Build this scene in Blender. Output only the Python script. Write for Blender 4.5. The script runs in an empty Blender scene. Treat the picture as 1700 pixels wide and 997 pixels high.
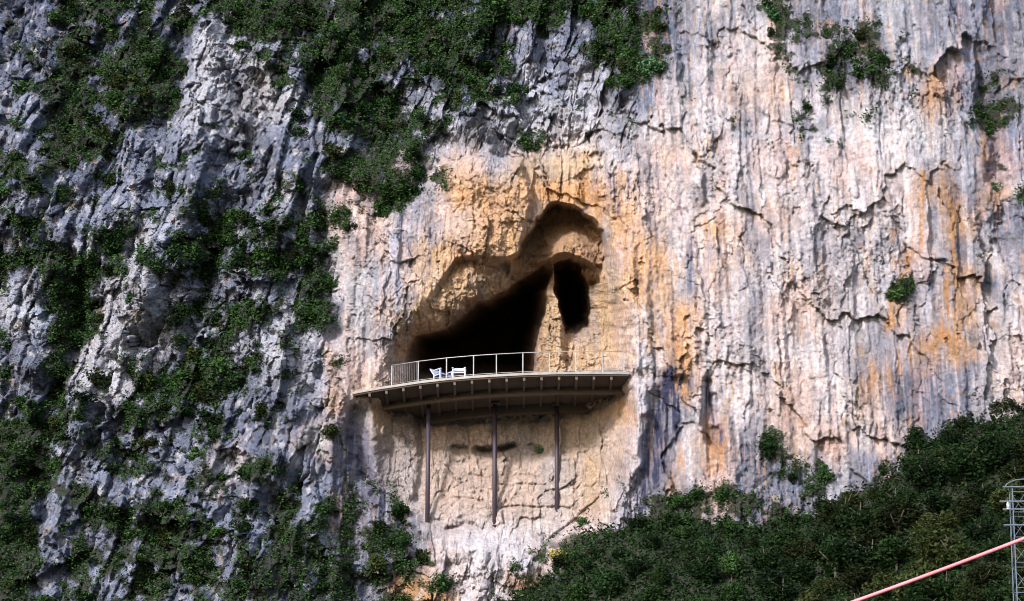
import bpy, math, random
import numpy as np
from mathutils import Vector, Matrix
R = math.radians
random.seed(7); RNG = np.random.default_rng(11)
SC = bpy.context.scene
COL = SC.collection

# ------------------------------------------------------------------ camera
CAMP = np.array([0.0, -140.0, -50.0]); FPX = 4757.0
PITCH = math.atan2(50.0, 140.0)
CF = np.array([0, math.cos(PITCH), math.sin(PITCH)]); CU = np.array([0, -math.sin(PITCH), math.cos(PITCH)])
cd = bpy.data.cameras.new('camera'); cam = bpy.data.objects.new('camera', cd); COL.objects.link(cam)
cam.location = CAMP; cam.rotation_euler = (math.pi/2 + PITCH, 0, 0)
cd.sensor_fit = 'HORIZONTAL'; cd.angle = 2*math.atan(850/FPX); cd.clip_start = .5; cd.clip_end = 6000
SC.camera = cam
# ------------------------------------------------------------------ sky, sun, exposure
SUN_EL, SUN_AZ = 25.0, -32.0          # azimuth: degrees from the direction cliff->camera towards the right
w = bpy.data.worlds.new('World'); SC.world = w; w.use_nodes = True
nt = w.node_tree; nt.nodes.clear()
sky = nt.nodes.new('ShaderNodeTexSky'); sky.sky_type = 'NISHITA'; sky.sun_disc = False
sky.sun_elevation = R(SUN_EL); sky.sun_rotation = R(180 - SUN_AZ); sky.dust_density = 2.0
bg = nt.nodes.new('ShaderNodeBackground'); bg.inputs['Strength'].default_value = 0.15
wo = nt.nodes.new('ShaderNodeOutputWorld'); nt.links.new(sky.outputs[0], bg.inputs[0]); nt.links.new(bg.outputs[0], wo.inputs[0])
sl = bpy.data.lights.new('sun', 'SUN'); sl.energy = 2.7; sl.angle = R(6.0); sl.color = (1.0, .965, .94)
so = bpy.data.objects.new('sun', sl); COL.objects.link(so)
_a, _e = R(SUN_AZ), R(SUN_EL)
sd = Vector((math.sin(_a)*math.cos(_e), -math.cos(_a)*math.cos(_e), math.sin(_e)))
so.rotation_euler = sd.to_track_quat('Z', 'Y').to_euler()
vs = SC.view_settings; vs.view_transform = 'Standard'; vs.look = 'None'; vs.gamma = 1; vs.use_curve_mapping = False
vs.exposure = 1.18
SC.cycles.pixel_filter_type = 'BLACKMAN_HARRIS'; SC.cycles.filter_width = 1.05

# ------------------------------------------------------------------ helpers
def ray(px, py):
    return CF + np.array([1., 0, 0])*((px-850)/FPX) + CU*((498.5-py)/FPX)
def at(px, py, Y):
    r = ray(px, py); t = (Y-CAMP[1])/r[1]; return CAMP + r*t
def at_z(px, py, Z):
    r = ray(px, py); t = (Z-CAMP[2])/r[2]; return CAMP + r*t
def to_px(P):
    d = np.asarray(P) - CAMP
    zf = d@CF; return 850 + FPX*d[..., 0]/zf, 498.5 - FPX*(d@CU)/zf
def sstep(a, b, x):
    t = np.clip((x-a)/(b-a), 0, 1); return t*t*(3-2*t)
def _hash(i, j, s):
    n = (i.astype(np.int64)*374761393 + j.astype(np.int64)*668265263 + s*982451653) & 0x7fffffff
    n = ((n ^ (n >> 13))*1274126177) & 0x7fffffff
    return ((n ^ (n >> 16)) & 0xffffff)/float(0xffffff)
def perlin(x, y, s=0):
    i = np.floor(x); j = np.floor(y); fx = x-i; fy = y-j
    ux = fx*fx*fx*(fx*(fx*6-15)+10); uy = fy*fy*fy*(fy*(fy*6-15)+10)
    def g(a, b):
        th = _hash(i+a, j+b, s)*6.2831853
        return np.cos(th)*(fx-a) + np.sin(th)*(fy-b)
    a = g(0, 0); b = g(1, 0); c = g(0, 1); d = g(1, 1)
    return 1.5*((a+(b-a)*ux) + ((c+(d-c)*ux)-(a+(b-a)*ux))*uy)
def fbm(x, y, s=0, o=4, r=.5):
    t = 0; a = 1; m = 0
    for k in range(o):
        t = t + a*perlin(x, y, s+k*17); m += a; a *= r; x = x*2.03+5.1; y = y*2.03-3.7
    return t/m
def ridged(x, y, s=0, o=4):
    t = 0; a = 1; m = 0
    for k in range(o):
        t = t + a*(1-np.abs(perlin(x, y, s+k*13))*2); m += a; a *= .5; x = x*2.1+1.3; y = y*2.1+7.7
    return t/m
def facets(x, y, s=0):
    """cells; each is a randomly tilted plane.  -> height, edge distance, cell random"""
    i = np.floor(x); j = np.floor(y)
    b1 = np.full(x.shape, 9.); b2 = np.full(x.shape, 9.); h = np.zeros(x.shape); cr = np.zeros(x.shape)
    for a in (-1, 0, 1):
        for b in (-1, 0, 1):
            ci = i+a; cj = j+b
            cx = ci+_hash(ci, cj, s); cy = cj+_hash(ci, cj, s+1)
            dx = x-cx; dy = y-cy; d = dx*dx+dy*dy
            hh = (_hash(ci, cj, s+2)-.5) + dx*(_hash(ci, cj, s+3)-.5)*1.6 + dy*(_hash(ci, cj, s+4)-.5)*1.6
            n = d < b1
            b2 = np.where(n, b1, np.minimum(b2, d)); h = np.where(n, hh, h); cr = np.where(n, _hash(ci, cj, s+5), cr)
            b1 = np.where(n, d, b1)
    return h, np.sqrt(b2)-np.sqrt(b1), cr
def poly_sdf(px, py, P):
    P = np.array(P, float); d = np.full(px.shape, 1e9); ins = np.zeros(px.shape, bool)
    n = len(P)
    for k in range(n):
        ax, ay = P[k]; bx, by = P[(k+1) % n]
        ex, ey = bx-ax, by-ay; wx = px-ax; wy = py-ay
        t = np.clip((wx*ex+wy*ey)/(ex*ex+ey*ey), 0, 1)
        d = np.minimum(d, (wx-ex*t)**2+(wy-ey*t)**2)
        c = ((ay > py) != (by > py)) & (px < (bx-ax)*(py-ay)/((by-ay) if by != ay else 1e-9)+ax)
        ins ^= c
    d = np.sqrt(d); return np.where(ins, -d, d)
def line_d(px, py, P):
    d = np.full(px.shape, 1e9)
    for k in range(len(P)-1):
        ax, ay = P[k]; bx, by = P[k+1]; ex, ey = bx-ax, by-ay
        t = np.clip(((px-ax)*ex+(py-ay)*ey)/(ex*ex+ey*ey), 0, 1)
        d = np.minimum(d, (px-ax-ex*t)**2+(py-ay-ey*t)**2)
    return np.sqrt(d)
def cell_map(rows, px, py, f):
    A = np.array([[f(c) for c in r] for r in rows], float)
    if A.ndim == 2: A = A[..., None]
    x = np.clip(px/50-.5, 0, A.shape[1]-1.001); y = np.clip(py/50-.5, 0, A.shape[0]-1.001)
    i = x.astype(int); j = y.astype(int); fx = sstep(0, 1, x-i)[..., None]; fy = sstep(0, 1, y-j)[..., None]
    return (A[j, i]*(1-fx)+A[j, i+1]*fx)*(1-fy) + (A[j+1, i]*(1-fx)+A[j+1, i+1]*fx)*fy

def mesh_np(name, V, F, mat, parent=None, smooth=False, attrs=None):
    V = np.ascontiguousarray(V, np.float32).reshape(-1, 3); F = np.ascontiguousarray(F, np.int32); k = F.shape[1]
    me = bpy.data.meshes.new(name)
    me.vertices.add(len(V)); me.vertices.foreach_set('co', V.ravel())
    me.loops.add(F.size); me.loops.foreach_set('vertex_index', F.ravel())
    me.polygons.add(len(F)); me.polygons.foreach_set('loop_start', np.arange(0, F.size, k, dtype=np.int32))
    me.polygons.foreach_set('loop_total', np.full(len(F), k, np.int32))
    if smooth: me.polygons.foreach_set('use_smooth', np.ones(len(F), bool))
    me.update(calc_edges=True)
    for an, (typ, arr) in (attrs or {}).items():
        at_ = me.attributes.new(an, typ, 'POINT')
        at_.data.foreach_set('color' if typ == 'FLOAT_COLOR' else 'value', np.ascontiguousarray(arr, np.float32).ravel())
    me.materials.append(mat)
    o = bpy.data.objects.new(name, me); COL.objects.link(o)
    if parent: o.parent = parent
    return o
class MB:
    """collects boxes, beams and tubes; build() links them as ONE mesh object"""
    def __init__(s): s.v = []; s.f = []
    def add(s, V, F):
        b = len(s.v); s.v += [tuple(p) for p in V]; s.f += [tuple(i+b for i in q) for q in F]
    def beam(s, a, b, w, h, up=(0, 0, 1)):
        a = Vector(a); b = Vector(b); t = (b-a).normalized(); u = Vector(up)
        x = t.cross(u)
        if x.length < 1e-3: x = t.cross(Vector((0, 1, 0)))
        x.normalize(); u = x.cross(t)
        V = [p+x*sx*w/2+u*sy*h/2 for p in (a, b) for sx, sy in ((-1, -1), (1, -1), (1, 1), (-1, 1))]
        s.add(V, [(0, 1, 2, 3), (7, 6, 5, 4), (0, 4, 5, 1), (1, 5, 6, 2), (2, 6, 7, 3), (3, 7, 4, 0)])
    def box(s, c, d):
        s.beam((c[0]-d[0]/2, c[1], c[2]), (c[0]+d[0]/2, c[1], c[2]), d[1], d[2])
    def tube(s, P, r, n=8, closed=False):
        P = [Vector(p) for p in P]; rings = []
        for k, p in enumerate(P):
            t = (P[min(k+1, len(P)-1)]-P[max(k-1, 0)]).normalized()
            x = t.cross(Vector((0, 0, 1)))
            if x.length < 1e-3: x = t.cross(Vector((0, 1, 0)))
            x.normalize(); y = x.cross(t); rr = r[k] if isinstance(r, (list, tuple)) else r
            rings.append([p+(x*math.cos(q)+y*math.sin(q))*rr for q in [2*math.pi*i/n for i in range(n)]])
        V = [q for g in rings for q in g]
        F = [(k*n+i, k*n+(i+1) % n, (k+1)*n+(i+1) % n, (k+1)*n+i) for k in range(len(P)-1) for i in range(n)]
        F += [tuple(range(n))[::-1], tuple((len(P)-1)*n+i for i in range(n))]
        s.add(V, F)
    def build(s, name, mat, parent=None, smooth=False, bevel=0):
        me = bpy.data.meshes.new(name); me.from_pydata(s.v, [], s.f); me.materials.append(mat)
        if smooth:
            for p in me.polygons: p.use_smooth = len(p.vertices) == 4
        o = bpy.data.objects.new(name, me); COL.objects.link(o)
        if parent: o.parent = parent
        if bevel:
            m = o.modifiers.new('bevel', 'BEVEL'); m.width = bevel; m.segments = 2; m.limit_method = 'ANGLE'
        return o
def tag(o, label=None, cat=None, group=None, kind=None):
    if label: o['label'] = label
    if cat: o['category'] = cat
    if group: o['group'] = group
    if kind: o['kind'] = kind
    return o
def empty(name, loc, rz=0):
    o = bpy.data.objects.new(name, None); COL.objects.link(o); o.location = loc; o.rotation_euler = (0, 0, rz); return o
def dup(root, loc, rz=0, sc=1):
    r = root.copy(); COL.objects.link(r); r.location = loc; r.rotation_euler = (0, 0, rz); r.scale = (sc,)*3 if not isinstance(sc, tuple) else sc
    for ch in root.children:
        c = ch.copy(); COL.objects.link(c); c.parent = r
    return r

# ------------------------------------------------------------------ materials
def mat(name, col, rough=.6, metal=0., noise=None, bump=None):
    m = bpy.data.materials.new(name); m.use_nodes = True; n = m.node_tree; b = n.nodes['Principled BSDF']
    b.inputs['Base Color'].default_value = (*col, 1); b.inputs['Roughness'].default_value = rough; b.inputs['Metallic'].default_value = metal
    tc = n.nodes.new('ShaderNodeTexCoord')
    if noise:
        sc, amt, dark = noise
        t = n.nodes.new('ShaderNodeTexNoise'); t.inputs['Scale'].default_value = sc; t.inputs['Detail'].default_value = 6
        n.links.new(tc.outputs['Object'], t.inputs['Vector'])
        r = n.nodes.new('ShaderNodeValToRGB'); r.color_ramp.elements[0].position = .35; r.color_ramp.elements[1].position = .68
        r.color_ramp.elements[0].color = (*[c*(1-amt)+d*amt for c, d in zip(col, dark)], 1); r.color_ramp.elements[1].color = (*col, 1)
        n.links.new(t.outputs['Fac'], r.inputs[0]); n.links.new(r.outputs[0], b.inputs['Base Color'])
    if bump:
        t = n.nodes.new('ShaderNodeTexNoise'); t.inputs['Scale'].default_value = bump[0]; t.inputs['Detail'].default_value = 5
        n.links.new(tc.outputs['Object'], t.inputs['Vector'])
        q = n.nodes.new('ShaderNodeBump'); q.inputs['Strength'].default_value = bump[1]; q.inputs['Distance'].default_value = .05
        n.links.new(t.outputs['Fac'], q.inputs['Height']); n.links.new(q.outputs[0], b.inputs['Normal'])
    return m
def rock_mat(name):
    m = bpy.data.materials.new(name); m.use_nodes = True; n = m.node_tree; L = n.links.new; b = n.nodes['Principled BSDF']
    b.inputs['Roughness'].default_value = .88; b.inputs['Specular IOR Level'].default_value = .25
    a = n.nodes.new('ShaderNodeAttribute'); a.attribute_name = 'stone'
    tc = n.nodes.new('ShaderNodeTexCoord')
    t = n.nodes.new('ShaderNodeTexNoise'); t.inputs['Scale'].default_value = 4.5; t.inputs['Detail'].default_value = 10; t.inputs['Roughness'].default_value = .8
    L(tc.outputs['Object'], t.inputs['Vector'])
    mr = n.nodes.new('ShaderNodeMapRange'); mr.inputs['From Min'].default_value = .3; mr.inputs['From Max'].default_value = .7
    mr.inputs['To Min'].default_value = .45; mr.inputs['To Max'].default_value = 1.42
    L(t.outputs['Fac'], mr.inputs[0])
    mx = n.nodes.new('ShaderNodeVectorMath'); mx.operation = 'SCALE'; L(a.outputs['Color'], mx.inputs[0]); L(mr.outputs[0], mx.inputs['Scale'])
    L(mx.outputs[0], b.inputs['Base Color'])
    t2 = n.nodes.new('ShaderNodeTexNoise'); t2.inputs['Scale'].default_value = 7; t2.inputs['Detail'].default_value = 10; t2.inputs['Roughness'].default_value = .8
    L(tc.outputs['Object'], t2.inputs['Vector'])
    q = n.nodes.new('ShaderNodeBump'); q.inputs['Strength'].default_value = 1.0; q.inputs['Distance'].default_value = .34
    L(t2.outputs['Fac'], q.inputs['Height']); L(q.outputs[0], b.inputs['Normal'])
    return m
def leaf_mat(name, c1, c2, c3):
    m = bpy.data.materials.new(name); m.use_nodes = True; n = m.node_tree; L = n.links.new; b = n.nodes['Principled BSDF']
    b.inputs['Roughness'].default_value = .8; b.inputs['Specular IOR Level'].default_value = .06
    g = n.nodes.new('ShaderNodeNewGeometry'); o = n.nodes.new('ShaderNodeObjectInfo')
    ad = n.nodes.new('ShaderNodeMath'); ad.operation = 'MULTIPLY_ADD'; ad.inputs[1].default_value = .5
    ad2 = n.nodes.new('ShaderNodeMath'); ad2.operation = 'MULTIPLY'; ad2.inputs[1].default_value = .5
    L(o.outputs['Random'], ad2.inputs[0]); L(g.outputs['Random Per Island'], ad.inputs[0]); L(ad2.outputs[0], ad.inputs[2])
    r = n.nodes.new('ShaderNodeValToRGB'); e = r.color_ramp.elements
    e[0].position = .1; e[0].color = (*c1, 1); e[1].position = .95; e[1].color = (*c3, 1); x = e.new(.6); x.color = (*c2, 1)
    L(ad.outputs[0], r.inputs[0]); L(r.outputs[0], b.inputs['Base Color'])
    return m
M = dict(
    rock=rock_mat('limestone'), soil=mat('hill_soil', (.012, .016, .008), .95, noise=(.6, .7, (.008, .012, .005)), bump=(2, .8)),
    ground=mat('valley_ground_soil', (.12, .11, .08), .95, noise=(.05, .6, (.05, .08, .03))),
    leaf=leaf_mat('shrub_leaf', (.006, .015, .006), (.018, .045, .014), (.050, .100, .028)),
    tree=leaf_mat('tree_leaf', (.003, .007, .003), (.007, .018, .006), (.020, .042, .012)),
    tree2=leaf_mat('olive_leaf', (.005, .008, .003), (.014, .022, .007), (.040, .052, .016)), dry=leaf_mat('dry_leaf', (.03, .025, .012), (.09, .075, .035), (.17, .14, .07)),
    yellow=leaf_mat('yellowing_leaf', (.09, .085, .02), (.19, .17, .04), (.30, .26, .08)),
    bright=leaf_mat('fresh_leaf', (.015, .04, .02), (.035, .09, .045), (.09, .17, .09)),
    bark=mat('bark', (.055, .045, .035), .9, noise=(6, .5, (.03, .025, .02))),
    concrete=mat('deck_concrete', (.050, .034, .023), .9, noise=(1.3, .5, (.022, .015, .01)), bump=(9, .3)),
    footing=mat('footing_concrete', (.26, .23, .20), .9, noise=(3, .5, (.14, .12, .10))),
    edge=mat('edge_trim_pale', (.21, .20, .205), .6, noise=(2.5, .6, (.11, .10, .10))),
    beam=mat('steel_brown', (.055, .038, .03), .55, .3, noise=(3, .5, (.05, .035, .03))),
    post=mat('post_paint', (.028, .024, .05), .6, .2, noise=(4, .6, (.05, .03, .02))),
    rail=mat('rail_galvanised', (.20, .20, .21), .35, .35, noise=(5, .3, (.45, .45, .45))),
    wire=mat('infill_wire', (.28, .26, .28), .45, .5),
    plastic=mat('white_plastic', (.36, .40, .52), .6, noise=(8, .4, (.20, .23, .32))),
    cushion=mat('blue_cushion', (.04, .06, .30), .8, noise=(12, .3, (.02, .03, .15))),
    cable=mat('cable_sheath', (.62, .19, .24), .5, noise=(1.1, .4, (.45, .07, .09))),
    galv=mat('pylon_steel', (.09, .115, .16), .55, .3, noise=(3, .5, (.05, .065, .09))),
    insul=mat('insulator_glass', (.55, .62, .68), .2),
)

# ------------------------------------------------------------------ maps drawn from the photograph: 50-pixel cells
VEG = ["2645344786688766675465301631211003",
       "2647641233786785642465111343621002",
       "3767731233787666521255101145631020",
       "2834621232667535621231101131311061",
       "1664225221146662362110111041001151",
       "6533242112377661000010000000000020",
       "2322133213235610000000000000000113",
       "3224215434541000000000000000000010",
       "6324146434500000000000100000000020",
       "2551132124500000000000000000050000",
       "0630113542610000000000000000000000",
       "1630124431310000000000000000000000",
       "3711345422100000000000000000000000",
       "2623445321100000000000000000000033",
       "7535332311110100000000000600001689",
       "8413523142121000000000031151122699",
       "9453443234352100000015654533699999",
       "9256565244444320000268873799999999",
       "7354476355555531036899989999999999",
       "6334434555555521134799999999999999"]
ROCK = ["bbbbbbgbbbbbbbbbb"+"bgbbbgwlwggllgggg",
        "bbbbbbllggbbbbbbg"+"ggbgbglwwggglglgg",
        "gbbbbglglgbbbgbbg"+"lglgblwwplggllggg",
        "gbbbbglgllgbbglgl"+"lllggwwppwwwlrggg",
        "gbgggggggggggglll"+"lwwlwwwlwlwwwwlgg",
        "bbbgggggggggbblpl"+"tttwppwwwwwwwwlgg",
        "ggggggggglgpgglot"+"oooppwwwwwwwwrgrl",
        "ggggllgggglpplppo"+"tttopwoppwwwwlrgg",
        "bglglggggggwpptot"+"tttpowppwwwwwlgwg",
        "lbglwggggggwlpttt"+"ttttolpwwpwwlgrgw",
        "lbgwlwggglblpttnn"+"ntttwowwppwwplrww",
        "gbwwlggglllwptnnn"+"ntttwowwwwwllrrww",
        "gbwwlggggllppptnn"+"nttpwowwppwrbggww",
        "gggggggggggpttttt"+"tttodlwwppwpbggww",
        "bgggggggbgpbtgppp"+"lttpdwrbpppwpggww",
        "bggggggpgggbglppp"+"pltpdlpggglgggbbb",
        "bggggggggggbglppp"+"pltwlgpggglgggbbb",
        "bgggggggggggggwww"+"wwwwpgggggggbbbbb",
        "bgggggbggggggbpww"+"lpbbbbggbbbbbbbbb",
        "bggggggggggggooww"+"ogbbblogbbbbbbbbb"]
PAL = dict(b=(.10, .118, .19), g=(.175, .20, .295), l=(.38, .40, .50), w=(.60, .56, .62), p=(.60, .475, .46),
           o=(.68, .39, .20), t=(.60, .42, .27), r=(.43, .27, .17), d=(.14, .14, .22), n=(.17, .10, .06))  # n: cave rock with its shade put into the colour
for q in VEG+ROCK: assert len(q) == 34, (q, len(q))

D1 = [(670, 640), (673, 590), (682, 560), (735, 545), (790, 510), (835, 484), (872, 456), (905, 438), (918, 445), (910, 480), (903, 530), (890, 580), (886, 640)]
D2 = [(920, 438), (945, 429), (965, 440), (980, 475), (983, 510), (976, 545), (955, 558), (940, 556), (930, 520), (922, 480)]
UP = [(848, 436), (868, 400), (888, 368), (906, 343), (924, 335), (955, 345), (985, 364), (1001, 388), (1006, 430), (1000, 470), (955, 480), (905, 480), (868, 476), (846, 462)]
NOSE = [(738, 275), (800, 255), (868, 275), (882, 330), (872, 380), (862, 422), (832, 438), (800, 439), (772, 431), (752, 400)]
WALL = [(608, 668), (700, 660), (900, 650), (1046, 640), (1042, 700), (1030, 800), (990, 855), (930, 905), (860, 920), (740, 890), (700, 872), (655, 850), (622, 800)]
HBX = [-700, 0, 300, 530, 552, 600, 700, 800, 900, 985, 1046, 1200, 1450, 1700, 2300]
HBY = [14, 5.6, 2.8, .4, -.7, -.5, -1.0, -1.5, -1.2, -2.0, -4.1, -4.6, -4.4, -5.0, -7]

def height(px, py, X, Z):
    """metres away from the viewer-side datum, along the fixed inward direction; returns height and masks"""
    wx = px + 22*fbm(X*.35, Z*.35, 50) + 7*fbm(X*1.6, Z*1.6, 60); wy = py + 22*fbm(X*.35, Z*.35, 70) + 7*fbm(X*1.6, Z*1.6, 80)
    hb = np.interp(wx, HBX, HBY)
    tilt = sstep(1150, 500, px)*.45+.10
    hb = hb + tilt*np.maximum(0, 300-wy)/32
    hb = hb - sstep(620, 400, px)*.35*np.maximum(0, wy-620)/32            # lower left comes forward
    crag = np.clip(sstep(570, 535, wx) + sstep(300, 235, wy+ (wx-560)*.05)*sstep(1080, 1000, wx) + sstep(905, 940, wy)*.7, 0, 1)
    # big shapes
    big = fbm(X*.11, Z*.07, 5, 3)*1.5
    hb = hb + big*(.35+.9*crag)
    # hand placed buttresses on the left (outcrops between the scrub)
    for P, a, wd in (([(335, 40), (320, 200), (300, 330), (250, 470)], -1.3, 42), ([(470, 80), (510, 200), (480, 330), (400, 450)], -.9, 45),
                     ([(215, 225), (190, 330), (140, 420)], -1.0, 34), ([(20, 170), (30, 330)], -.8, 38), ([(265, 400), (210, 520), (140, 620), (100, 720)], -1.2, 42),
                     ([(230, 480), (330, 560)], -.8, 40), ([(35, 480), (35, 600)], -1.0, 34), ([(430, 520), (470, 620), (500, 760)], -.8, 45),
                     ([(160, 790), (230, 850)], -.7, 30), ([(90, 840), (60, 930)], -.9, 26), ([(350, 820), (400, 900), (380, 980)], -.7, 40),
                     ([(740, 210), (800, 200), (900, 170)], -.9, 32), ([(920, 150), (960, 100), (1010, 60)], -.7, 35), ([(620, 300), (690, 240)], -.4, 30),
                     ([(610, 700), (630, 820), (690, 900)], .9, 22), ([(1560, 0), (1620, 120), (1650, 300)], .9, 17), ([(1640, 0), (1620, 140), (1640, 420)], .7, 16),
                     ([(1110, 640), (1085, 740), (1040, 830)], .7, 17), ([(1165, 640), (1180, 720)], .9, 12), ([(1140, 560), (1070, 800)], -.45, 12),
                     ([(1000, 240), (1020, 330), (1045, 480), (1055, 600)], -.5, 18), ([(1150, 350), (1145, 420)], .35, 22), ([(1480, 440), (1500, 540)], .5, 26), ([(1060, 640), (1056, 760), (1020, 860), (965, 915)], -.8, 13),
                     ([(100, 420), (110, 560), (60, 720)], 1.3, 26), ([(545, 320), (548, 450), (556, 560)], 1.0, 14), ([(270, 60), (260, 200), (180, 300)], .8, 24), ([(380, 330), (330, 450), (300, 620)], .8, 22), ([(560, 300), (640, 350), (700, 290)], .8, 14), ([(590, 690), (600, 790)], 1.0, 14)):
        d = line_d(wx, wy, P); hb = hb + a*(1.4 if P[0][0] < 560 else 1.0)*np.exp(-(d/wd)**2)
    # nose over the recess
    rag = 5*fbm(X*1.1, Z*1.1, 360, 4); rag2 = 5*fbm(X*1.1, Z*1.1, 370, 4)
    s = poly_sdf(px+.3*(wx-px)+rag, py+.3*(wy-py)+rag2, NOSE); hb = hb - .95*sstep(4, -6, s) - .7*sstep(0, -40, s)
    # recess that rises into the cave
    qx = px+.25*(wx-px)+rag; qy = py+.25*(wy-py)+rag2
    s1 = poly_sdf(qx, qy, D1); s2 = poly_sdf(qx, qy, D2); so_ = np.minimum(s1, s2)
    lipy = 432 + np.maximum(0, 757-px)*1.45 + 5*sstep(870, 900, px) - 62*sstep(1000, 1008, px) + 4*np.cos(px/23.); lw_ = 7 + np.clip(757-px, 0, 60)*.25 
    lip = sstep(-1, 1, (py+rag-lipy)/lw_)
    xr = np.interp(py, [370, 430, 520, 640], [1000, 1016, 1038, 1047]); lip = lip*(1 - .75*sstep(6, -6, poly_sdf(px, py, UP))*sstep(480, 440, py)); inw = sstep(0, -38, px+.3*(wx-px)-xr)*sstep(600, 660, px)*lip*sstep(720, 660, py)
    hb = hb + inw*(2.1*np.exp(-np.maximum(so_, 0)/np.interp(px, [700, 830, 900], [20, 24, 42]))*(1 - .75*sstep(880, 890, px)*sstep(945, 930, px)*sstep(450, 480, py)) + 1.5 - .95*sstep(880, 820, px) + .9*sstep(960, 1000, px))
    # alcove under the arch: deep beneath its roof, coming forward to the scalloped bulge
    su = poly_sdf(qx, qy, UP); sc = py + 9*np.cos((px-940)/17.) + rag
    prof = np.interp(sc, [330, 346, 372, 424, 478], [3.2, 4.0, 4.0, 3.6, .4])
    hb = hb + sstep(1.5, -4, su)*prof*.9 - 2.0*np.exp(-(np.abs(px-946)/44)**3)*sstep(368, 418, sc)*sstep(438, 426, sc)
    # hollow wall below the deck
    sw = poly_sdf(qx, qy, WALL); mw = sstep(6, -18, sw)
    hw = np.interp(px, [600, 612, 650, 720, 900, 985, 1046], [-.3, .1, 2.2, 3.3, 2.4, .5, -2.6])
    hw = hw*np.interp(py, [640, 700, 870, 920], [1, 1, .32, .1]) - np.interp(py, [700, 870, 930], [0, .5, 1.6])
    hb = hb*(1-mw) + hw*mw
    # rock at the two ends of the deck stays put
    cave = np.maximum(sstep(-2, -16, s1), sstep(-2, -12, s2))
    cw = 1.3*fbm(X*.5, Z*.5, 380, 4)
    hb = hb + sstep(1, -2.5, s1)*4.5 + sstep(0, -40, s1)*(12+cw*2) + sstep(1, -2.5, s2)*4.5 + sstep(0, -26, s2)*(9+cw)
    for P, a, wd in (([(795, 752), (825, 755), (852, 746)], 1.6, 7), ([(752, 748), (772, 752)], .7, 5), ([(885, 745), (895, 752)], .5, 6),
                     ([(745, 770), (790, 772), (870, 768)], .12, 2), ([(830, 806), (905, 806)], .2, 2), ([(745, 790), (810, 792)], .1, 2), ([(820, 845), (890, 842), (945, 846)], .25, 2.5),
                     ([(735, 828), (800, 834)], .18, 3), ([(905, 900), (960, 860), (1010, 810)], .3, 3), ([(745, 878), (775, 872), (800, 880)], .5, 5), ([(690, 690), (700, 760), (690, 830)], .5, 8)):
        d = line_d(px+.2*(wx-px)+rag, py+.2*(wy-py)+rag2, P); hb = hb + a*np.exp(-(d/wd)**2)
    inner = np.clip(inw + sstep(0, -10, su) + mw*.8 + sstep(10, -10, poly_sdf(px, py, NOSE)), 0, 1)
    # ---- texture of the rock
    c, s_ = math.cos(.24), math.sin(.24)
    U = X*c - Z*s_; W = X*s_ + Z*c           # leaning beds on the left
    dx = .35*fbm(X*.9, Z*.9, 90); dz = .35*fbm(X*.9, Z*.9, 95)
    f1, e1, r1 = facets(U/1.25+dx*.6, W/5.6+dz*.5, 101); f2, e2, r2 = facets(U/.62+dx*.9, W/1.7+dz*.9, 131); f3, e3, r3 = facets(U/.27+dx*1.5, W/.48+dz*1.5, 161)
    f4, e4, r4 = facets(U/2.3+dx*1.5, W/2.0+dz*1.5, 401); f5, e5, r5 = facets(X/.85+dx*2, Z/.72+dz*2, 421)
    kn = sstep(-.18, .18, fbm(X*.16, Z*.16, 440, 3))
    hc = f1*1.35*(1.1-.7*kn) + f4*1.15*kn + f5*.55*kn + f2*.60*(1.1-.6*kn) - .9*np.abs(fbm(X*.28, Z*.22, 445, 3))*2 + f3*.22 + .20*np.exp(-e1/.03) + .12*np.exp(-e2/.04) + .05*np.exp(-e3/.08) - .22*ridged(U*.5, W*.2, 31, 4) + .08*fbm(X*5, Z*5, 340, 3) 
    g1, k1, t1 = facets(X/.95+dx*.7, Z/5.2+dz*.5, 201); g2, k2, t2 = facets(X/.34+dx*.8, Z/1.2+dz*.8, 231); g3, k3, t3 = facets(X/.17+dx, Z/.27+dz, 261)
    flu = fbm(X*2.3+dx*2, Z*.22, 301, 4)
    patch = sstep(-.05, .30, fbm(X*.22, Z*.22, 310, 3))
    q1, m1, v1 = facets(X/1.7+dx*.8, Z/2.4+dz*.8, 281)
    q2, m2_, v2_ = facets((X*.9+Z*.35)/3.1+dx*.6, (Z*.9-X*.3)/5.5+dz*.6, 291)
    rib = fbm(X*1.15+.25*Z*.12, Z*.10, 295, 3)
    hr = q2*.50 + q1*.26*(.3+patch) + g1*.20 + g2*.13*(.2+patch) + g3*.12*patch + flu*.20 + rib*.55 + .07*np.exp(-m2_/.012) + .10*np.exp(-k1/.02)*patch - .10*ridged(X*.9, Z*.7, 41, 4)*(.3+patch) + .10*fbm(X*5, Z*3, 345, 4)
    q3, m3_, v3_ = facets(X/.8+dx*1.2, Z/.55+dz*1.2, 296)
    hi = q1*.34 + q3*.12 + g1*.12 + g2*.11 + g3*.09 + flu*.09 + .42*fbm(X*.7, Z*.8, 330, 5) + .09*fbm(X*5, Z*5, 350, 3) + .10*np.exp(-m1/.02)
    hh = hb + hc*crag + (1-crag)*(hr*(1-inner) + hi*inner)
    return hh, dict(crag=crag, inner=inner, r1=r1, r2=r2, r3=r3, t1=t1, t2=t2, t3=t3, e1=e1, k1=k1, k2=k2, flu=flu, cave=cave, wx=wx, wy=wy, mw=mw, patch=patch, s1=s1, s2=s2, su=su)

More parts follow.
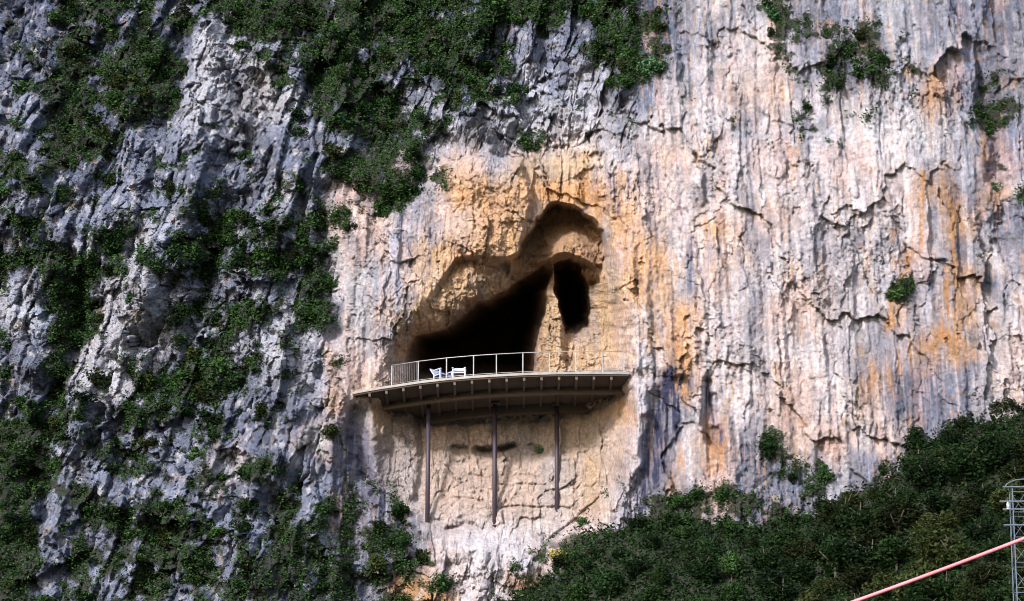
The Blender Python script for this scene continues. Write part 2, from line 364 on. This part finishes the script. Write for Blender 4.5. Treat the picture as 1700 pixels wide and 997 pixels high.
def veg_mask(px, py, X, Z):
    wx = px + 26*fbm(X*.5, Z*.5, 400); wy = py + 26*fbm(X*.5, Z*.5, 410)
    v = cell_map(VEG, wx, wy, lambda ch: int(ch)/9.)[..., 0]
    for P, a, wd in (([(342, 45), (330, 130), (315, 200)], -.8, 34), ([(400, 130), (440, 200)], -.3, 34), ([(230, 90), (260, 150)], .35, 24), ([(30, 480), (40, 600)], -.5, 30), ([(95, 460), (105, 560)], .5, 18), ([(225, 230), (200, 300)], -.4, 26), ([(60, 850), (90, 900)], -.6, 22), ([(190, 820), (150, 800)], -.3, 22), ([(720, 250), (800, 195), (880, 205), (960, 140)], -.38, 28), ([(660, 110), (700, 150)], -.4, 22), ([(840, 60), (910, 95)], -.4, 22), ([(600, 60), (590, 90)], -.3, 16)):
        v = v + a*np.exp(-(line_d(px*.6+wx*.4, py*.6+wy*.4, P)/wd)**2)
    n = fbm(X*.75, Z*.75, 420, 4)
    lo = .42 - .08*sstep(620, 500, px)*sstep(300, 420, py) - .06*sstep(560, 450, px)*sstep(420, 330, py)
    return sstep(lo, lo+.14, v + n*.75 + .38*fbm(X*2.6, Z*2.6, 430, 3)) * (v > .03)

def rock_colour(px, py, X, Z, k):
    wx = px + 20*fbm(X*.7, Z*.3, 500) + 14*fbm(X*2.6, Z*.8, 510); wy = py + 40*fbm(X*.7, Z*.3, 520)
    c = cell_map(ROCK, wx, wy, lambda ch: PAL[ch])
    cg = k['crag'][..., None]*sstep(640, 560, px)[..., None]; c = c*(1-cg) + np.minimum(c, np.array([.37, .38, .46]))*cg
    crag = k['crag'][..., None]; inn = k['inner'][..., None]
    n1 = fbm(X*3.1, Z*.16, 530, 3); n2 = fbm(X*5.5, Z*.30, 540, 3); n3 = fbm(X*1.1, Z*1.1, 550, 4); n4 = fbm(X*4, Z*4, 560, 3)
    open_ = (1-crag)*(1-inn*.45)*(1-k['cave'][..., None])
    def mixc(c, col, a): 
        a = np.clip(a, 0, 1); a = a[..., None] if a.ndim == c.ndim-1 else a
        return c*(1-a)+np.array(col)*a
    # mineral streaks down the open face
    c = mixc(c, (.78, .74, .78), sstep(.12, .45, n1)*open_[..., 0]*.45)
    c = mixc(c, (.28, .29, .38), sstep(.16, .42, -n1+.1*n4)*open_[..., 0]*.5)
    c = mixc(c, (.60, .36, .20), sstep(.22, .45, n2+.25*n3)*open_[..., 0]*.55)
    c = mixc(c, (.70, .46, .44), sstep(.2, .5, -n2+.3*n3)*open_[..., 0]*.4)
    bs = fbm(X*.62+.3*n3, Z*.20, 555, 4)
    c = mixc(c, (.27, .27, .34), sstep(.06, .34, bs)*open_[..., 0]*.72)
    c = mixc(c, (.64, .44, .42), sstep(.10, .40, -bs)*open_[..., 0]*.45)
    c = mixc(c, (.46, .27, .14), sstep(.30, .46, fbm(X*.8, Z*.55, 556, 4))*open_[..., 0]*sstep(900, 1500, px)*.6)
    st = fbm(X*8.5+.4*n3, Z*.24, 545, 3); st2 = fbm(X*11+.4*n3, Z*.33, 547, 2)
    c = mixc(c, (.20, .21, .31), sstep(.22, .42, st)*open_[..., 0]*.38*sstep(-.2, .2, n3))
    c = mixc(c, (.84, .80, .84), sstep(.22, .45, st2)*open_[..., 0]*.3*sstep(.25, -.15, n3))
    strk = .25+1.3*sstep(-.15, .25, fbm(X*5+.3*n3, Z*.35, 549, 3))
    # block to block differences
    v = 1 + (k['r2']-.5)[..., None]*.5*crag + (k['r1']-.5)[..., None]*.35*crag + ((k['t1']-.5)*.20+(k['t2']-.5)*.28)[..., None]*(1-crag)*(1-.6*inn)
    v = v*(1+.35*n3[..., None]+.22*n4[..., None])
    c = c*v
    # lichen-black and tan flecks
    c = mixc(c, (.07, .07, .10), sstep(.30, .48, fbm(X*2.4, Z*1.7, 570, 4))*.6*(1-k['inner']*.7))
    c = mixc(c, (.42, .30, .18), sstep(.30, .5, fbm(X*1.3, Z*1.0, 580, 4))*.45*k['crag'])
    c = mixc(c, (.62, .62, .70), sstep(.12, .42, fbm(X*1.9, Z*1.5, 590, 4))*.62*k['crag'])
    # named stains
    for P, col, wd, a in (([(657, 395), (656, 455), (660, 512)], (.42, .47, .66), 8, .8), ([(1030, 300), (1040, 470), (1075, 570)], (.66, .40, .22), 16, .7),
                          ([(1082, 400), (1085, 470), (1095, 560)], (.68, .43, .26), 18, .6), ([(1515, 300), (1500, 420), (1460, 540)], (.50, .25, .09), 13, .75),
                          ([(1552, 290), (1560, 380), (1550, 560)], (.50, .25, .09), 15, .7), ([(1535, 140), (1535, 200)], (.52, .30, .16), 20, .8),
                          ([(1500, 570), (1430, 640)], (.55, .28, .12), 20, .7), ([(1550, 550), (1590, 590)], (.52, .25, .1), 12, .6),
                          ([(1170, 700), (1175, 760)], (.58, .27, .12), 17, .85), ([(1120, 760), (1110, 800)], (.55, .33, .22), 16, .7),
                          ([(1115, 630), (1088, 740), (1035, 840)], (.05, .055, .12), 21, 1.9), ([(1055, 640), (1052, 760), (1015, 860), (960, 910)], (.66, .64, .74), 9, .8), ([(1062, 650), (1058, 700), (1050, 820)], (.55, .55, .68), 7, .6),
                          ([(1168, 640), (1180, 720)], (.10, .10, .20), 9, .85), ([(1052, 530), (1055, 560), (1060, 600)], (.60, .62, .80), 10, .7),
                          ([(1135, 400), (1140, 480)], (.10, .12, .22), 7, .7), ([(1010, 290), (1022, 360)], (.10, .11, .20), 6, .7),
                          ([(690, 640), (690, 760)], (.18, .17, .26), 12, .5), ([(640, 730), (650, 830)], (.25, .27, .38), 22, .6),
                          ([(760, 900), (830, 900), (860, 930)], (.68, .68, .78), 26, .7), ([(590, 690), (600, 760), (625, 830)], (.16, .15, .24), 17, .8),
                          ([(600, 680), (595, 700)], (.7, .72, .8), 9, .7), ([(1480, 690), (1540, 700)], (.12, .12, .17), 36, .35), ([(1450, 650), (1550, 660)], (.14, .15, .22), 26, .5),
                          ([(915, 320), (980, 328)], (.66, .34, .13), 22, .8), ([(900, 280), (960, 270)], (.60, .46, .32), 26, .7), ([(765, 300), (815, 350), (820, 400)], (.70, .42, .23), 42, .75),
                          ([(1430, 60), (1440, 110)], (.16, .13, .08), 18, .6), ([(1570, 20), (1630, 130)], (.24, .25, .36), 22, .7), ([(1640, 60), (1630, 260)], (.14, .11, .12), 11, .8),
                          ([(342, 45), (335, 120), (318, 190)], (.50, .52, .62), 30, .8), ([(400, 200), (430, 110)], (.34, .31, .30), 34, .5), ([(0, 490), (60, 540)], (.38, .46, .62), 26, .6), ([(250, 330), (270, 420)], (.25, .32, .50), 20, .5), ([(140, 560), (120, 640)], (.50, .50, .60), 24, .6), ([(220, 620), (260, 590)], (.5, .48, .55), 24, .6), ([(530, 600), (545, 625)], (.40, .46, .70), 22, .6), ([(550, 580), (560, 680)], (.55, .34, .2), 12, .7), ([(600, 470), (590, 560)], (.55, .57, .62), 20, .5),
                          ([(640, 340), (600, 420)], (.6, .42, .38), 22, .5), ([(1300, 590), (1340, 600)], (.78, .72, .78), 22, .8), ([(1430, 230), (1490, 240)], (.70, .74, .84), 40, .6)):
        d = line_d(wx*.5+px*.5, wy*.4+py*.6, P); c = mixc(c, col, a*np.exp(-(d/wd)**2)*(.75+.5*n4)*(strk if px is not None and P[0][0] > 1000 else 1))
    c = mixc(c, (.54, .42, .34), k['mw']*sstep(905, 840, py)*.45)
    c = mixc(c, (.20, .12, .075), k['cave']*.8)  # darkness of the cave depth put into the rock colour inside the openings
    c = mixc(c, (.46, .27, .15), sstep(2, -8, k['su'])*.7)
    return np.clip(c, .02, .86)

# ------------------------------------------------------------------ the cliff
def axis(a, b, n, lo, hi, m, fine=None):
    s = (b-a)/n
    def tail(L):
        r = 1.0; t = [];  x = 0
        while x < L: r *= 1.06; x += s*r*1.5; t.append(x)
        return np.array(t)
    mid = np.linspace(a, b, n)
    if fine:
        f0, f1, fs = fine; mid = np.concatenate([mid[mid < f0-fs], np.arange(f0, f1, fs), mid[mid > f1+fs*.5]])
    return np.concatenate([(a-tail(a-lo))[::-1], mid, b+tail(hi-b)])
NX, NZ = 1150, 740
xs = axis(-28.6, 28.6, NX, -62, 62, 40, (-7.0, 6.6, .027)); zs = axis(-19.4, 19.0, NZ, -46, 36, 40, (-6.0, 6.6, .028))
X, Z = np.meshgrid(xs, zs)
B = np.stack([X, np.zeros_like(X), Z], -1)
PX, PY = to_px(B)
H, K = height(PX, PY, X, Z)
VM = veg_mask(PX, PY, X, Z)*(1-K['inner']*.9)*(1-K['cave'])
H = H - VM*.12*(1+fbm(X*2, Z*2, 610))
DIR = CF
P3 = B + DIR*H[..., None]
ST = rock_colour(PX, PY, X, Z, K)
soilc = np.array([.026, .032, .018])
vsm = (VM*.93)[..., None]
ST = ST*(1-vsm) + soilc*vsm
nz, nx = X.shape
idx = np.arange(nz*nx, dtype=np.int32).reshape(nz, nx)
F = np.stack([idx[:-1, :-1], idx[:-1, 1:], idx[1:, 1:], idx[1:, :-1]], -1).reshape(-1, 4)
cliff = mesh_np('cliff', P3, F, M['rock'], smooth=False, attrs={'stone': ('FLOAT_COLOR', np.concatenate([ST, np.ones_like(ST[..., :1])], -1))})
tag(cliff, 'weathered limestone cliff face with streaks, cave and ledges', kind='structure')
# outward normals of the cliff, for planting
dxv = np.gradient(P3, axis=1); dzv = np.gradient(P3, axis=0); NRM = np.cross(dxv, dzv); NRM /= np.linalg.norm(NRM, axis=-1, keepdims=True)+1e-9
NRM *= np.sign(-NRM[..., 1:2]+1e-6)

# ------------------------------------------------------------------ the scrubby slope in front of the cliff foot, and the valley floor
FOOT = [(-900, 1160), (0, 1100), (500, 1045), (700, 1015), (830, 1020), (880, 1000), (940, 955), (1000, 918), (1070, 900), (1200, 898), (1320, 892), (1400, 864), (1455, 826), (1500, 788), (1530, 752), (1600, 722), (1700, 706), (2600, 600)]
fp = np.array([at(a, b, np.interp(a, HBX, HBY)*.94-1.0) for a, b in FOOT])
hx = axis(-28.6, 28.6, 420, -75, 75, 20); hy = np.concatenate([np.linspace(-150, -42, 70)[:-1], np.linspace(-42, 4, 330)])
HX, HY = np.meshgrid(hx, hy)
fy = np.interp(HX, fp[:, 0], fp[:, 1]); fz = np.interp(HX, fp[:, 0], fp[:, 2])
def hill_z(x, y):
    fy = np.interp(x, fp[:, 0], fp[:, 1]); fz = np.interp(x, fp[:, 0], fp[:, 2])
    z = fz + .80*(y-fy) + .9*fbm(x*.12, y*.12, 700, 3) + .35*fbm(x*.6, y*.6, 710, 4)
    return np.maximum(z, -52.4)
HZ = hill_z(HX, HY)
n2, m2 = HX.shape; id2 = np.arange(n2*m2, dtype=np.int32).reshape(n2, m2)
F2 = np.stack([id2[:-1, :-1], id2[:-1, 1:], id2[1:, 1:], id2[1:, :-1]], -1).reshape(-1, 4)
tag(mesh_np('hill_slope', np.stack([HX, HY, HZ], -1), F2, M['soil'], smooth=True), kind='structure')
g = MB(); g.add([(-1500, -1500, -51.9), (1500, -1500, -51.9), (1500, 1500, -51.9), (-1500, 1500, -51.9)], [(0, 1, 2, 3)])
tag(g.build('ground', M['ground']), kind='structure')

# ------------------------------------------------------------------ foliage
def leaf_cloud(C, size, rng, flat=.5, up=None):
    """C: (n,3) leaf centres -> one quad-shaped leaf at each"""
    n = len(C)
    a = rng.normal(size=(n, 3)); a[:, 2] *= flat; a /= np.linalg.norm(a, axis=1, keepdims=True)
    b = np.cross(a, rng.normal(size=(n, 3))); b /= np.linalg.norm(b, axis=1, keepdims=True)
    s = (size*(.6+.8*rng.random(n)))[:, None]
    V = np.stack([C-a*s, C-b*s*.45, C+a*s, C+b*s*.45], 1).reshape(-1, 3)
    return V, np.arange(n*4, dtype=np.int32).reshape(-1, 4)
def crown_points(n, rng, lobes, rx, rz, shell=.55):
    L = rng.normal(size=(lobes, 3)); L /= np.linalg.norm(L, axis=1, keepdims=True)
    L *= (.35+.35*rng.random((lobes, 1))); L[:, 2] = L[:, 2]*.9
    rad = .34+.22*rng.random(lobes)
    k = rng.integers(0, lobes, n); d = rng.normal(size=(n, 3)); d /= np.linalg.norm(d, axis=1, keepdims=True)
    p = L[k] + d*(rad[k]*(1-shell*rng.random(n)**2))[:, None]
    return p*np.array([rx, rx, rz])
def shrub_mesh(name, seed, m, n=420, rx=.62, rz=.55, size=.085):
    rng = np.random.default_rng(seed)
    C = crown_points(n, rng, 6+seed % 3, rx, rz); C[:, 2] += rz*.62; C = C[C[:, 2] > -.12]
    V, Fc = leaf_cloud(C, np.full(len(C), size), rng)
    return mesh_np(name, V, Fc, m)

def pick(weight, count, mind, arr=P3, xlim=None):
    """weighted random surface points kept a minimum distance apart"""
    wgt = weight.ravel().astype(float); wgt /= wgt.sum()
    ids = RNG.choice(len(wgt), size=count*14, replace=True, p=wgt); pts = arr.reshape(-1, 3); out = []; kept = np.zeros((0, 3))
    for i in ids:
        p = pts[i]
        if len(kept) == 0 or np.min(np.sum((kept-p)**2, 1)) > mind*mind:
            out.append(i); kept = np.vstack([kept, p])
            if len(out) >= count: break
    return out
inframe = (PX > -20) & (PX < 1720) & (PY > -25) & (PY < 1020)
core = (np.abs(X) < 28.5) & (Z > -19.3) & (Z < 18.9)
HIDE = (P3[..., 2] > hill_z(P3[..., 0], P3[..., 1]) - .1)

# one mass of low scrub on the ledges, nobody could count it
def clumps(P, N, n_per, spread, size, seed, m, name):
    rng = np.random.default_rng(seed); n = len(P)
    C = np.repeat(P + N*spread*.35, n_per, axis=0) + rng.normal(size=(n*n_per, 3))*spread*.5
    V, Fc = leaf_cloud(C, np.full(len(C), size), rng); return mesh_np(name, V, Fc, m)
wv = (VM*core*HIDE).ravel()*(.25+sstep(-.2, .5, fbm(X*1.4, Z*1.4, 650)).ravel())
ids = RNG.choice(len(wv), size=21000, replace=True, p=wv/wv.sum())
o = clumps(P3.reshape(-1, 3)[ids], NRM.reshape(-1, 3)[ids], 9, .26, .075, 21, M['leaf'], 'scrub')
tag(o, 'dark green low scrub growing over the ledges of the cliff', 'scrub', kind='stuff')
# sprinkling of tiny plants rooted in joints of the bare face
inh = (HX > -1) & (HX < 30) & (HY > -36)
ids = RNG.choice(HX.size, size=36000, p=(inh.ravel()/inh.sum()))
HP = np.stack([HX, HY, HZ], -1).reshape(-1, 3)[ids] + np.random.default_rng(5).normal(size=(36000, 3))*[.1, .1, 0]
o = clumps(HP, np.tile([[0, -.4, .9]], (len(HP), 1)), 8, .40, .10, 22, M['tree'], 'undergrowth')
tag(o, 'dense dark undergrowth covering the slope at lower right', 'undergrowth', kind='stuff')

# individual shrubs on the cliff
protos = [shrub_mesh('shrub', 40+i, M[('leaf', 'leaf', 'tree2', 'tree', 'leaf', 'tree2', 'tree')[i]], n=380+60*(i % 3), rx=.55+.06*(i % 4), rz=.42+.06*(i % 3)) for i in range(7)]
REG = [(lambda x, y: x < 300 and y < 400, 'dark green shrub rooted among blue-grey crags high on the left', 'shrubs high on the left crags'),
       (lambda x, y: x < 560 and y < 400, 'dark green shrub rooted around the tall pale pinnacle', 'shrubs round the tall pale pinnacle'),
       (lambda x, y: x < 1130 and y < 400, 'dark green shrub on the scrubby shoulder above the cave', 'shrubs on the shoulder above the cave'),
       (lambda x, y: x >= 1130 and y < 600, 'small dark shrub clinging to the pale streaked wall', 'shrubs clinging to the pale wall'),
       (lambda x, y: x < 560 and y < 700, 'dark green shrub on broken grey rock left of the deck', 'shrubs on the broken rock left of the deck'),
       (lambda x, y: x < 880, 'dark green shrub on rubble below and left of the hollow wall', 'shrubs at the foot of the rock'),
       (lambda x, y: True, 'dark green shrub at the foot of the pale wall above the wooded slope', 'shrubs at the foot of the pale wall')]
wv = VM*core*HIDE*inframe
first = set()
for i in pick(wv, 275, .95):
    p = P3.reshape(-1, 3)[i]; nr = NRM.reshape(-1, 3)[i]; x, y = to_px(p)
    k = random.randrange(7)
    if k in first: o = protos[k].copy(); COL.objects.link(o)
    else: o = protos[k]; first.add(k)
    s = random.uniform(.6, 1.35)*(.75 if x > 1130 and y < 600 else 1)
    o.location = p + nr*.10 - np.array([0, 0, .18*s]); o.rotation_euler = (random.uniform(-.2, .2), random.uniform(-.2, .2), random.uniform(0, 6.28))
    o.scale = (s*random.uniform(.8, 1.2), s, s*random.uniform(.75, 1.25))
    for f, lab, gr in REG:
        if f(x, y): tag(o, lab, 'shrub', gr); break
def surf(px, py):
    d = (PX-px)**2 + (PY-py)**2
    # pixel of the displaced surface
    qx, qy = to_px(P3[::2, ::2]); j = np.argmin((qx-px)**2+(qy-py)**2); return P3[::2, ::2].reshape(-1, 3)[j], NRM[::2, ::2].reshape(-1, 3)[j]
def special(px, py, m, lab, s, n=420, name='shrub', rz=.5):
    o = shrub_mesh(name, int(px+py), m, n=n, rx=.6, rz=rz); p, nr = surf(px, py)
    o.location = p+nr*.15-np.array([0, 0, .3*s]); o.scale = (s,)*3; tag(o, lab, 'shrub')
special(927, 925, M['yellow'], 'yellow-green bush at the edge of the wooded slope below the deck', .85)
special(1080, 118, M['bright'], 'bright green bush in the notch above the pale wall', 1.25, 600)
special(892, 752, M['bright'], 'small green bush growing on the hollow wall between two deck columns', .7)
special(1488, 490, M['leaf'], 'dark round bush in the rust-stained niche of the pale wall', 1.05, 600)
special(1262, 752, M['leaf'], 'pointed dark bush standing alone under the pale wall', 1.25, 700, rz=.75)
special(640, 345, M['leaf'], 'dark bush on the lip left of the orange nose of rock', 1.5, 800)
special(1430, 118, M['leaf'], 'brownish dark bush hanging in the overhang high on the pale wall', 1.2, 600)
special(1280, 22, M['bright'], 'green bush at the top edge of the pale wall', 1.0, 500)
special(1650, 312, M['bright'], 'small green bush on the rust-stained rib at the far right of the wall', .6, 300)
special(670, 855, M['leaf'], 'dark bush at the foot of the column nearest the cave mouth', 1.25, 700)

# trees of the wooded slope: tapered trunk, limbs, crown
def make_tree(seed):
    rng = np.random.default_rng(seed); rr = random.Random(seed); root = empty('tree', (0, 0, 0))
    hgt = 1.5+.4*rr.random(); b = MB()
    b.tube([(0, 0, -.5), (.03, 0, .3), (.08*rr.uniform(-1, 1), .06, 1.0), (.12*rr.uniform(-1, 1), .05, hgt)], [.085, .07, .05, .02], 7)
    for q in range(5):
        a = q*1.26+rr.random(); z = .45+.18*q
        b.tube([(0, .03, z), (math.cos(a)*.35, math.sin(a)*.35, z+.3), (math.cos(a)*.75, math.sin(a)*.75, z+.6)], [.05, .035, .015], 5)
    b.build('trunk', M['bark'], root, smooth=True)
    C = crown_points(2300, rng, 11, 1.15, 1.0, .5); C[:, 2] += 1.12
    V, Fc = leaf_cloud(C, np.full(len(C), .095), rng); mesh_np('crown', V, Fc, M[('tree', 'tree2', 'tree', 'leaf', 'tree', 'tree2')[seed % 6]], root)
    return root
tp = [make_tree(900+i) for i in range(6)]
TREG = [(lambda x, y: x < 1150, 'dark bushy tree on the slope under the hollow wall', 'trees below the hollow wall'),
        (lambda x, y: x < 1450, 'dark bushy tree in the middle of the wooded slope', 'trees in the middle of the wooded slope'),
        (lambda x, y: True, 'dark bushy tree in the dense wood at the right below the streaked wall', 'trees in the dense right-hand wood')]
cnt = 0; used = set()
HP = np.stack([HX, HY, HZ], -1); qx, qy = to_px(HP)
wt = ((qx > 870) & (qx < 1740) & (qy < 1060) & (HY > -40)).astype(float)
for i in pick(wt, 170, 1.45, HP):
    p = HP.reshape(-1, 3)[i]; x, y = to_px(p); k = random.choice((0, 1, 2, 4, 5) + ((3,)*4 if x < 1220 else ()))
    s = random.uniform(.7, 1.15)*(.62 if y < np.interp(x, [a for a, b in FOOT], [b for a, b in FOOT])+25 else 1)*(.75 if x < 1380 else 1)
    if k in used: o = dup(tp[k], p, random.uniform(0, 6.28), (s, s, s*random.uniform(.8, 1.15)))
    else: o = tp[k]; used.add(k); o.location = p; o.scale = (s,)*3
    for f, lab, gr in TREG:
        if f(x, y): tag(o, lab, 'tree', gr); break

# ------------------------------------------------------------------ the viewing deck in front of the cave
ZD = float(at(920, 617, -4.0)[2])
EDGE = [(586, 650), (604, 646.5), (630, 642), (660, 637.5), (700, 631.5), (740, 627), (780, 623.5), (820, 621), (870, 618.5), (920, 617), (980, 616.5), (1044, 617)]
ep = [Vector(at_z(a, b, ZD)) for a, b in EDGE]
deck = empty('viewing_platform', (ep[6].x, 0, ZD))
tag(deck, 'curved concrete viewing platform on steel columns below the cave mouth', 'platform')
DO = Vector(deck.location)
def L_(p): return Vector(p)-DO
def offset(P, d):
    out = []
    for k, p in enumerate(P):
        t = (P[min(k+1, len(P)-1)]-P[max(k-1, 0)]); t.z = 0; t.normalize(); n = Vector((-t.y, t.x, 0))
        out.append(p+n*d)
    return out
def prism(mb, outline, z0, z1):
    n = len(outline); V = [(p.x, p.y, z0) for p in outline]+[(p.x, p.y, z1) for p in outline]
    mb.add(V, [tuple(range(n))[::-1], tuple(range(n, 2*n))]+[(i, (i+1) % n, n+(i+1) % n, n+i) for i in range(n)])
def band(mb, A, Bp, z0, z1):
    for k in range(len(A)-1):
        q = [A[k], A[k+1], Bp[k+1], Bp[k]]
        V = [(p.x, p.y, z0) for p in q]+[(p.x, p.y, z1) for p in q]
        F = [(3, 2, 1, 0), (4, 5, 6, 7), (0, 1, 5, 4), (2, 3, 7, 6)]
        if k == 0: F.append((3, 0, 4, 7))
        if k == len(A)-2: F.append((1, 2, 6, 5))
        mb.add(V, F)
LE = [L_(p) for p in ep]
ins = offset(LE, .06)
s = MB(); prism(s, ins+[Vector((ins[-1].x, 7.5, 0)), Vector((ins[0].x+1.0, 7.5, 0)), Vector((ins[0].x, 3.2, 0))], -.20, -.005); s.build('slab', M['concrete'], deck)
s = MB(); band(s, LE, offset(LE, .058), -.125, .0); s.build('edge_trim', M['edge'], deck)
g1 = offset(LE, 1.9)[1:]; s = MB(); band(s, g1, offset(g1, .22), -.56, -.203); s.build('girder', M['beam'], deck)
g2 = offset(LE, 4.6)[2:-1]; s = MB(); band(s, g2, offset(g2, .28), -.68, -.203); s.build('girder', M['beam'], deck)
for k in range(1, 16):
    x = LE[0].x + (LE[-1].x-LE[0].x)*k/16.
    yf = np.interp(x, [p.x for p in LE], [p.y for p in LE]); s = MB()
    s.beam((x, yf+.12, -.29), (x, yf+6.8, -.29), .12, .17); s.build('joist', M['beam'], deck)
for cx, cyb in ((709.5, 868), (821, 869), (925, 851)):
    base = None
    # column foot: where this line of the wall ledge lies
    pb, _ = surf(cx, cyb); Y = pb[1]+.12
    Y = float(np.clip(Y, -2.6, 2.2)); q = at(cx, cyb, Y); top = at(cx, 670, Y)
    s = MB(); s.tube([L_((q[0], Y, q[2]-.6)), L_((q[0], Y, ZD-.21))], .115, 14); s.build('column', M['post'], deck, smooth=True)
    s = MB(); s.box(L_((q[0], Y, ZD-.27)), (.5, .5, .12)); s.build('column_head', M['beam'], deck)
# railing: top rail, posts, wire infill bay by bay
rl = offset(LE, .10)
def along(P, x):
    return Vector((x, np.interp(x, [p.x for p in P], [p.y for p in P]), 0))
RX = [650, 694, 741, 786, 824, 868, 912, 956, 1000, 1036]
rp = [along(rl, L_(at_z(a, np.interp(a, [e[0] for e in EDGE], [e[1] for e in EDGE]), ZD)).x) for a in RX]
for p in rp:
    s = MB(); s.beam(p+Vector((0, 0, 0)), p+Vector((0, 0, 1.06)), .05, .04, up=(0, 1, 0)); s.build('railing_post', M['rail'], deck)
bk = rp[0]+Vector((.5, 2.6, 0))
s = MB(); s.beam(bk, bk+Vector((0, 0, 1.06)), .05, .04, up=(0, 1, 0)); s.build('railing_post', M['rail'], deck)
s = MB(); s.tube([q+Vector((0, 0, 1.09)) for q in [bk]+rp], .021, 8); s.build('handrail', M['rail'], deck, smooth=True)
s = MB(); s.tube([q+Vector((0, 0, .09)) for q in rp], .014, 6); s.build('bottom_rail', M['rail'], deck, smooth=True)
for bi, (a, b) in enumerate(zip(rp[:-1], rp[1:])):
    s = MB(); n = int((b-a).length/.10)
    if bi > 0: break
    for k in (range(1, n) if bi < 1 else ()):
        p = a.lerp(b, k/n); s.beam(p+Vector((0, 0, .09)), p+Vector((0, 0, 1.06)), .006, .006, up=(0, 1, 0))
    s.build('infill', M['wire'], deck)

# ------------------------------------------------------------------ two white garden chairs behind the railing
def chair(px, setb, rz, label, wd, recl):
    e = at_z(px, np.interp(px, [q[0] for q in EDGE], [q[1] for q in EDGE]), ZD)
    r = empty('garden_chair', (e[0], e[1]+setb, ZD-.005), rz); tag(r, label, 'chair', 'white chairs on the deck')
    for sx in (-1, 1):
        for sy in (-1, 1):
            s = MB(); s.beam((sx*(wd/2-.05), sy*.25, 0), (sx*(wd/2-.06), sy*.22, .40 if sy > 0 else .60), .07, .07, up=(0, 1, 0)); s.build('leg', M['plastic'], r)
        s = MB(); s.beam((sx*(wd/2-.05), -.30, .62), (sx*(wd/2-.05), .27, .62), .09, .05); s.build('armrest', M['plastic'], r, bevel=.01)
    s = MB(); s.beam((0, -.27, .37), (0, .26, .35), wd-.12, .06); s.build('seat', M['plastic'], r, bevel=.015)
    s = MB(); s.beam((0, .24, .36), (0, .24+recl, .80), wd-.10, .06, up=(0, 1, 0)); s.build('backrest', M['plastic'], r, bevel=.02)
    s = MB(); s.box((0, -.01, .43), (wd-.20, .44, .07)); s.build('cushion', M['cushion'], r, bevel=.02)
    return r
chair(735, .75, .75, 'white garden chair turned sideways behind the railing, the one nearer the deck tip', .90, .34)
chair(762, .70, -.08, 'white garden chair facing straight out behind the railing', .72, .14)

# ------------------------------------------------------------------ cable and lattice mast, lower right
s = MB(); a = at(1130, 1096, -80); b = at(2050, 752, -86)
pts = []
for k in range(41):
    t = k/40.; p = Vector(a).lerp(Vector(b), t); p.z -= .28*4*t*(1-t)*.5; pts.append(p)
s.tube(pts, .036, 10)
tag(s.build('cable', M['cable'], smooth=True), 'pale pink and white cable running diagonally across the lower right corner', 'cable')
Ym = -38.0; mx = float(at(1697, 900, Ym)[0]); mz0 = float(hill_z(np.array([mx]), np.array([Ym]))[0]); mzt = float(at(1697, 812, Ym)[2])
mast = empty('lattice_mast', (mx, Ym, mz0)); tag(mast, 'pale steel lattice mast standing in the wood at the right edge', 'mast')
Hm = mzt-mz0; W0, W1 = .62, .30
def wq(z): return W0+(W1-W0)*z/Hm
for sx in (-1, 1):
    for sy in (-1, 1):
        s = MB(); s.beam((sx*W0, sy*W0, -.5), (sx*W1, sy*W1, Hm), .038, .038, up=(0, 1, 0)); s.build('leg', M['galv'], mast)
s = MB(); nb = max(4, int(Hm/.95)); zz = [Hm*k/nb for k in range(nb+1)]
for k in range(nb):
    z0, z1 = zz[k], zz[k+1]; a0, a1 = wq(z0), wq(z1)
    for (sa, sb) in (((-1, -1), (1, -1)), ((1, -1), (1, 1)), ((1, 1), (-1, 1)), ((-1, 1), (-1, -1))):
        s.beam((sa[0]*a1, sa[1]*a1, z1), (sb[0]*a1, sb[1]*a1, z1), .02, .02)
        s.beam((sa[0]*a0, sa[1]*a0, z0), (sb[0]*a1, sb[1]*a1, z1), .016, .016)
s.build('bracing', M['galv'], mast)
for dz, ln in ((.0, .75), (-.55, .9), (-.85, .8), (-1.45, .8)):
    s = MB(); s.beam((-ln+.1, -.34, Hm+dz), (ln, -.34, Hm+dz), .045, .045); s.build('cross_arm', M['galv'], mast)
s = MB(); s.tube([(-.55, 0, Hm+.02), (-.42, 0, Hm+.22), (-.1, 0, Hm+.36), (.3, 0, Hm+.40), (.7, 0, Hm+.30)], .028, 7); s.build('top_bracket', M['galv'], mast, smooth=True)
for dx in (-.5, .6):
    s = MB()
    for q in range(5): s.tube([(dx, -.34, Hm-.62-.05*q), (dx, -.34, Hm-.64-.05*q)], .06, 9)
    s.tube([(dx, -.34, Hm-.56), (dx, -.34, Hm-.84)], .018, 6)
    s.build('insulator', M['insul'], mast)
print('deck z', ZD, 'mast', mz0, mzt, 'edge y', [round(p.y, 2) for p in ep])
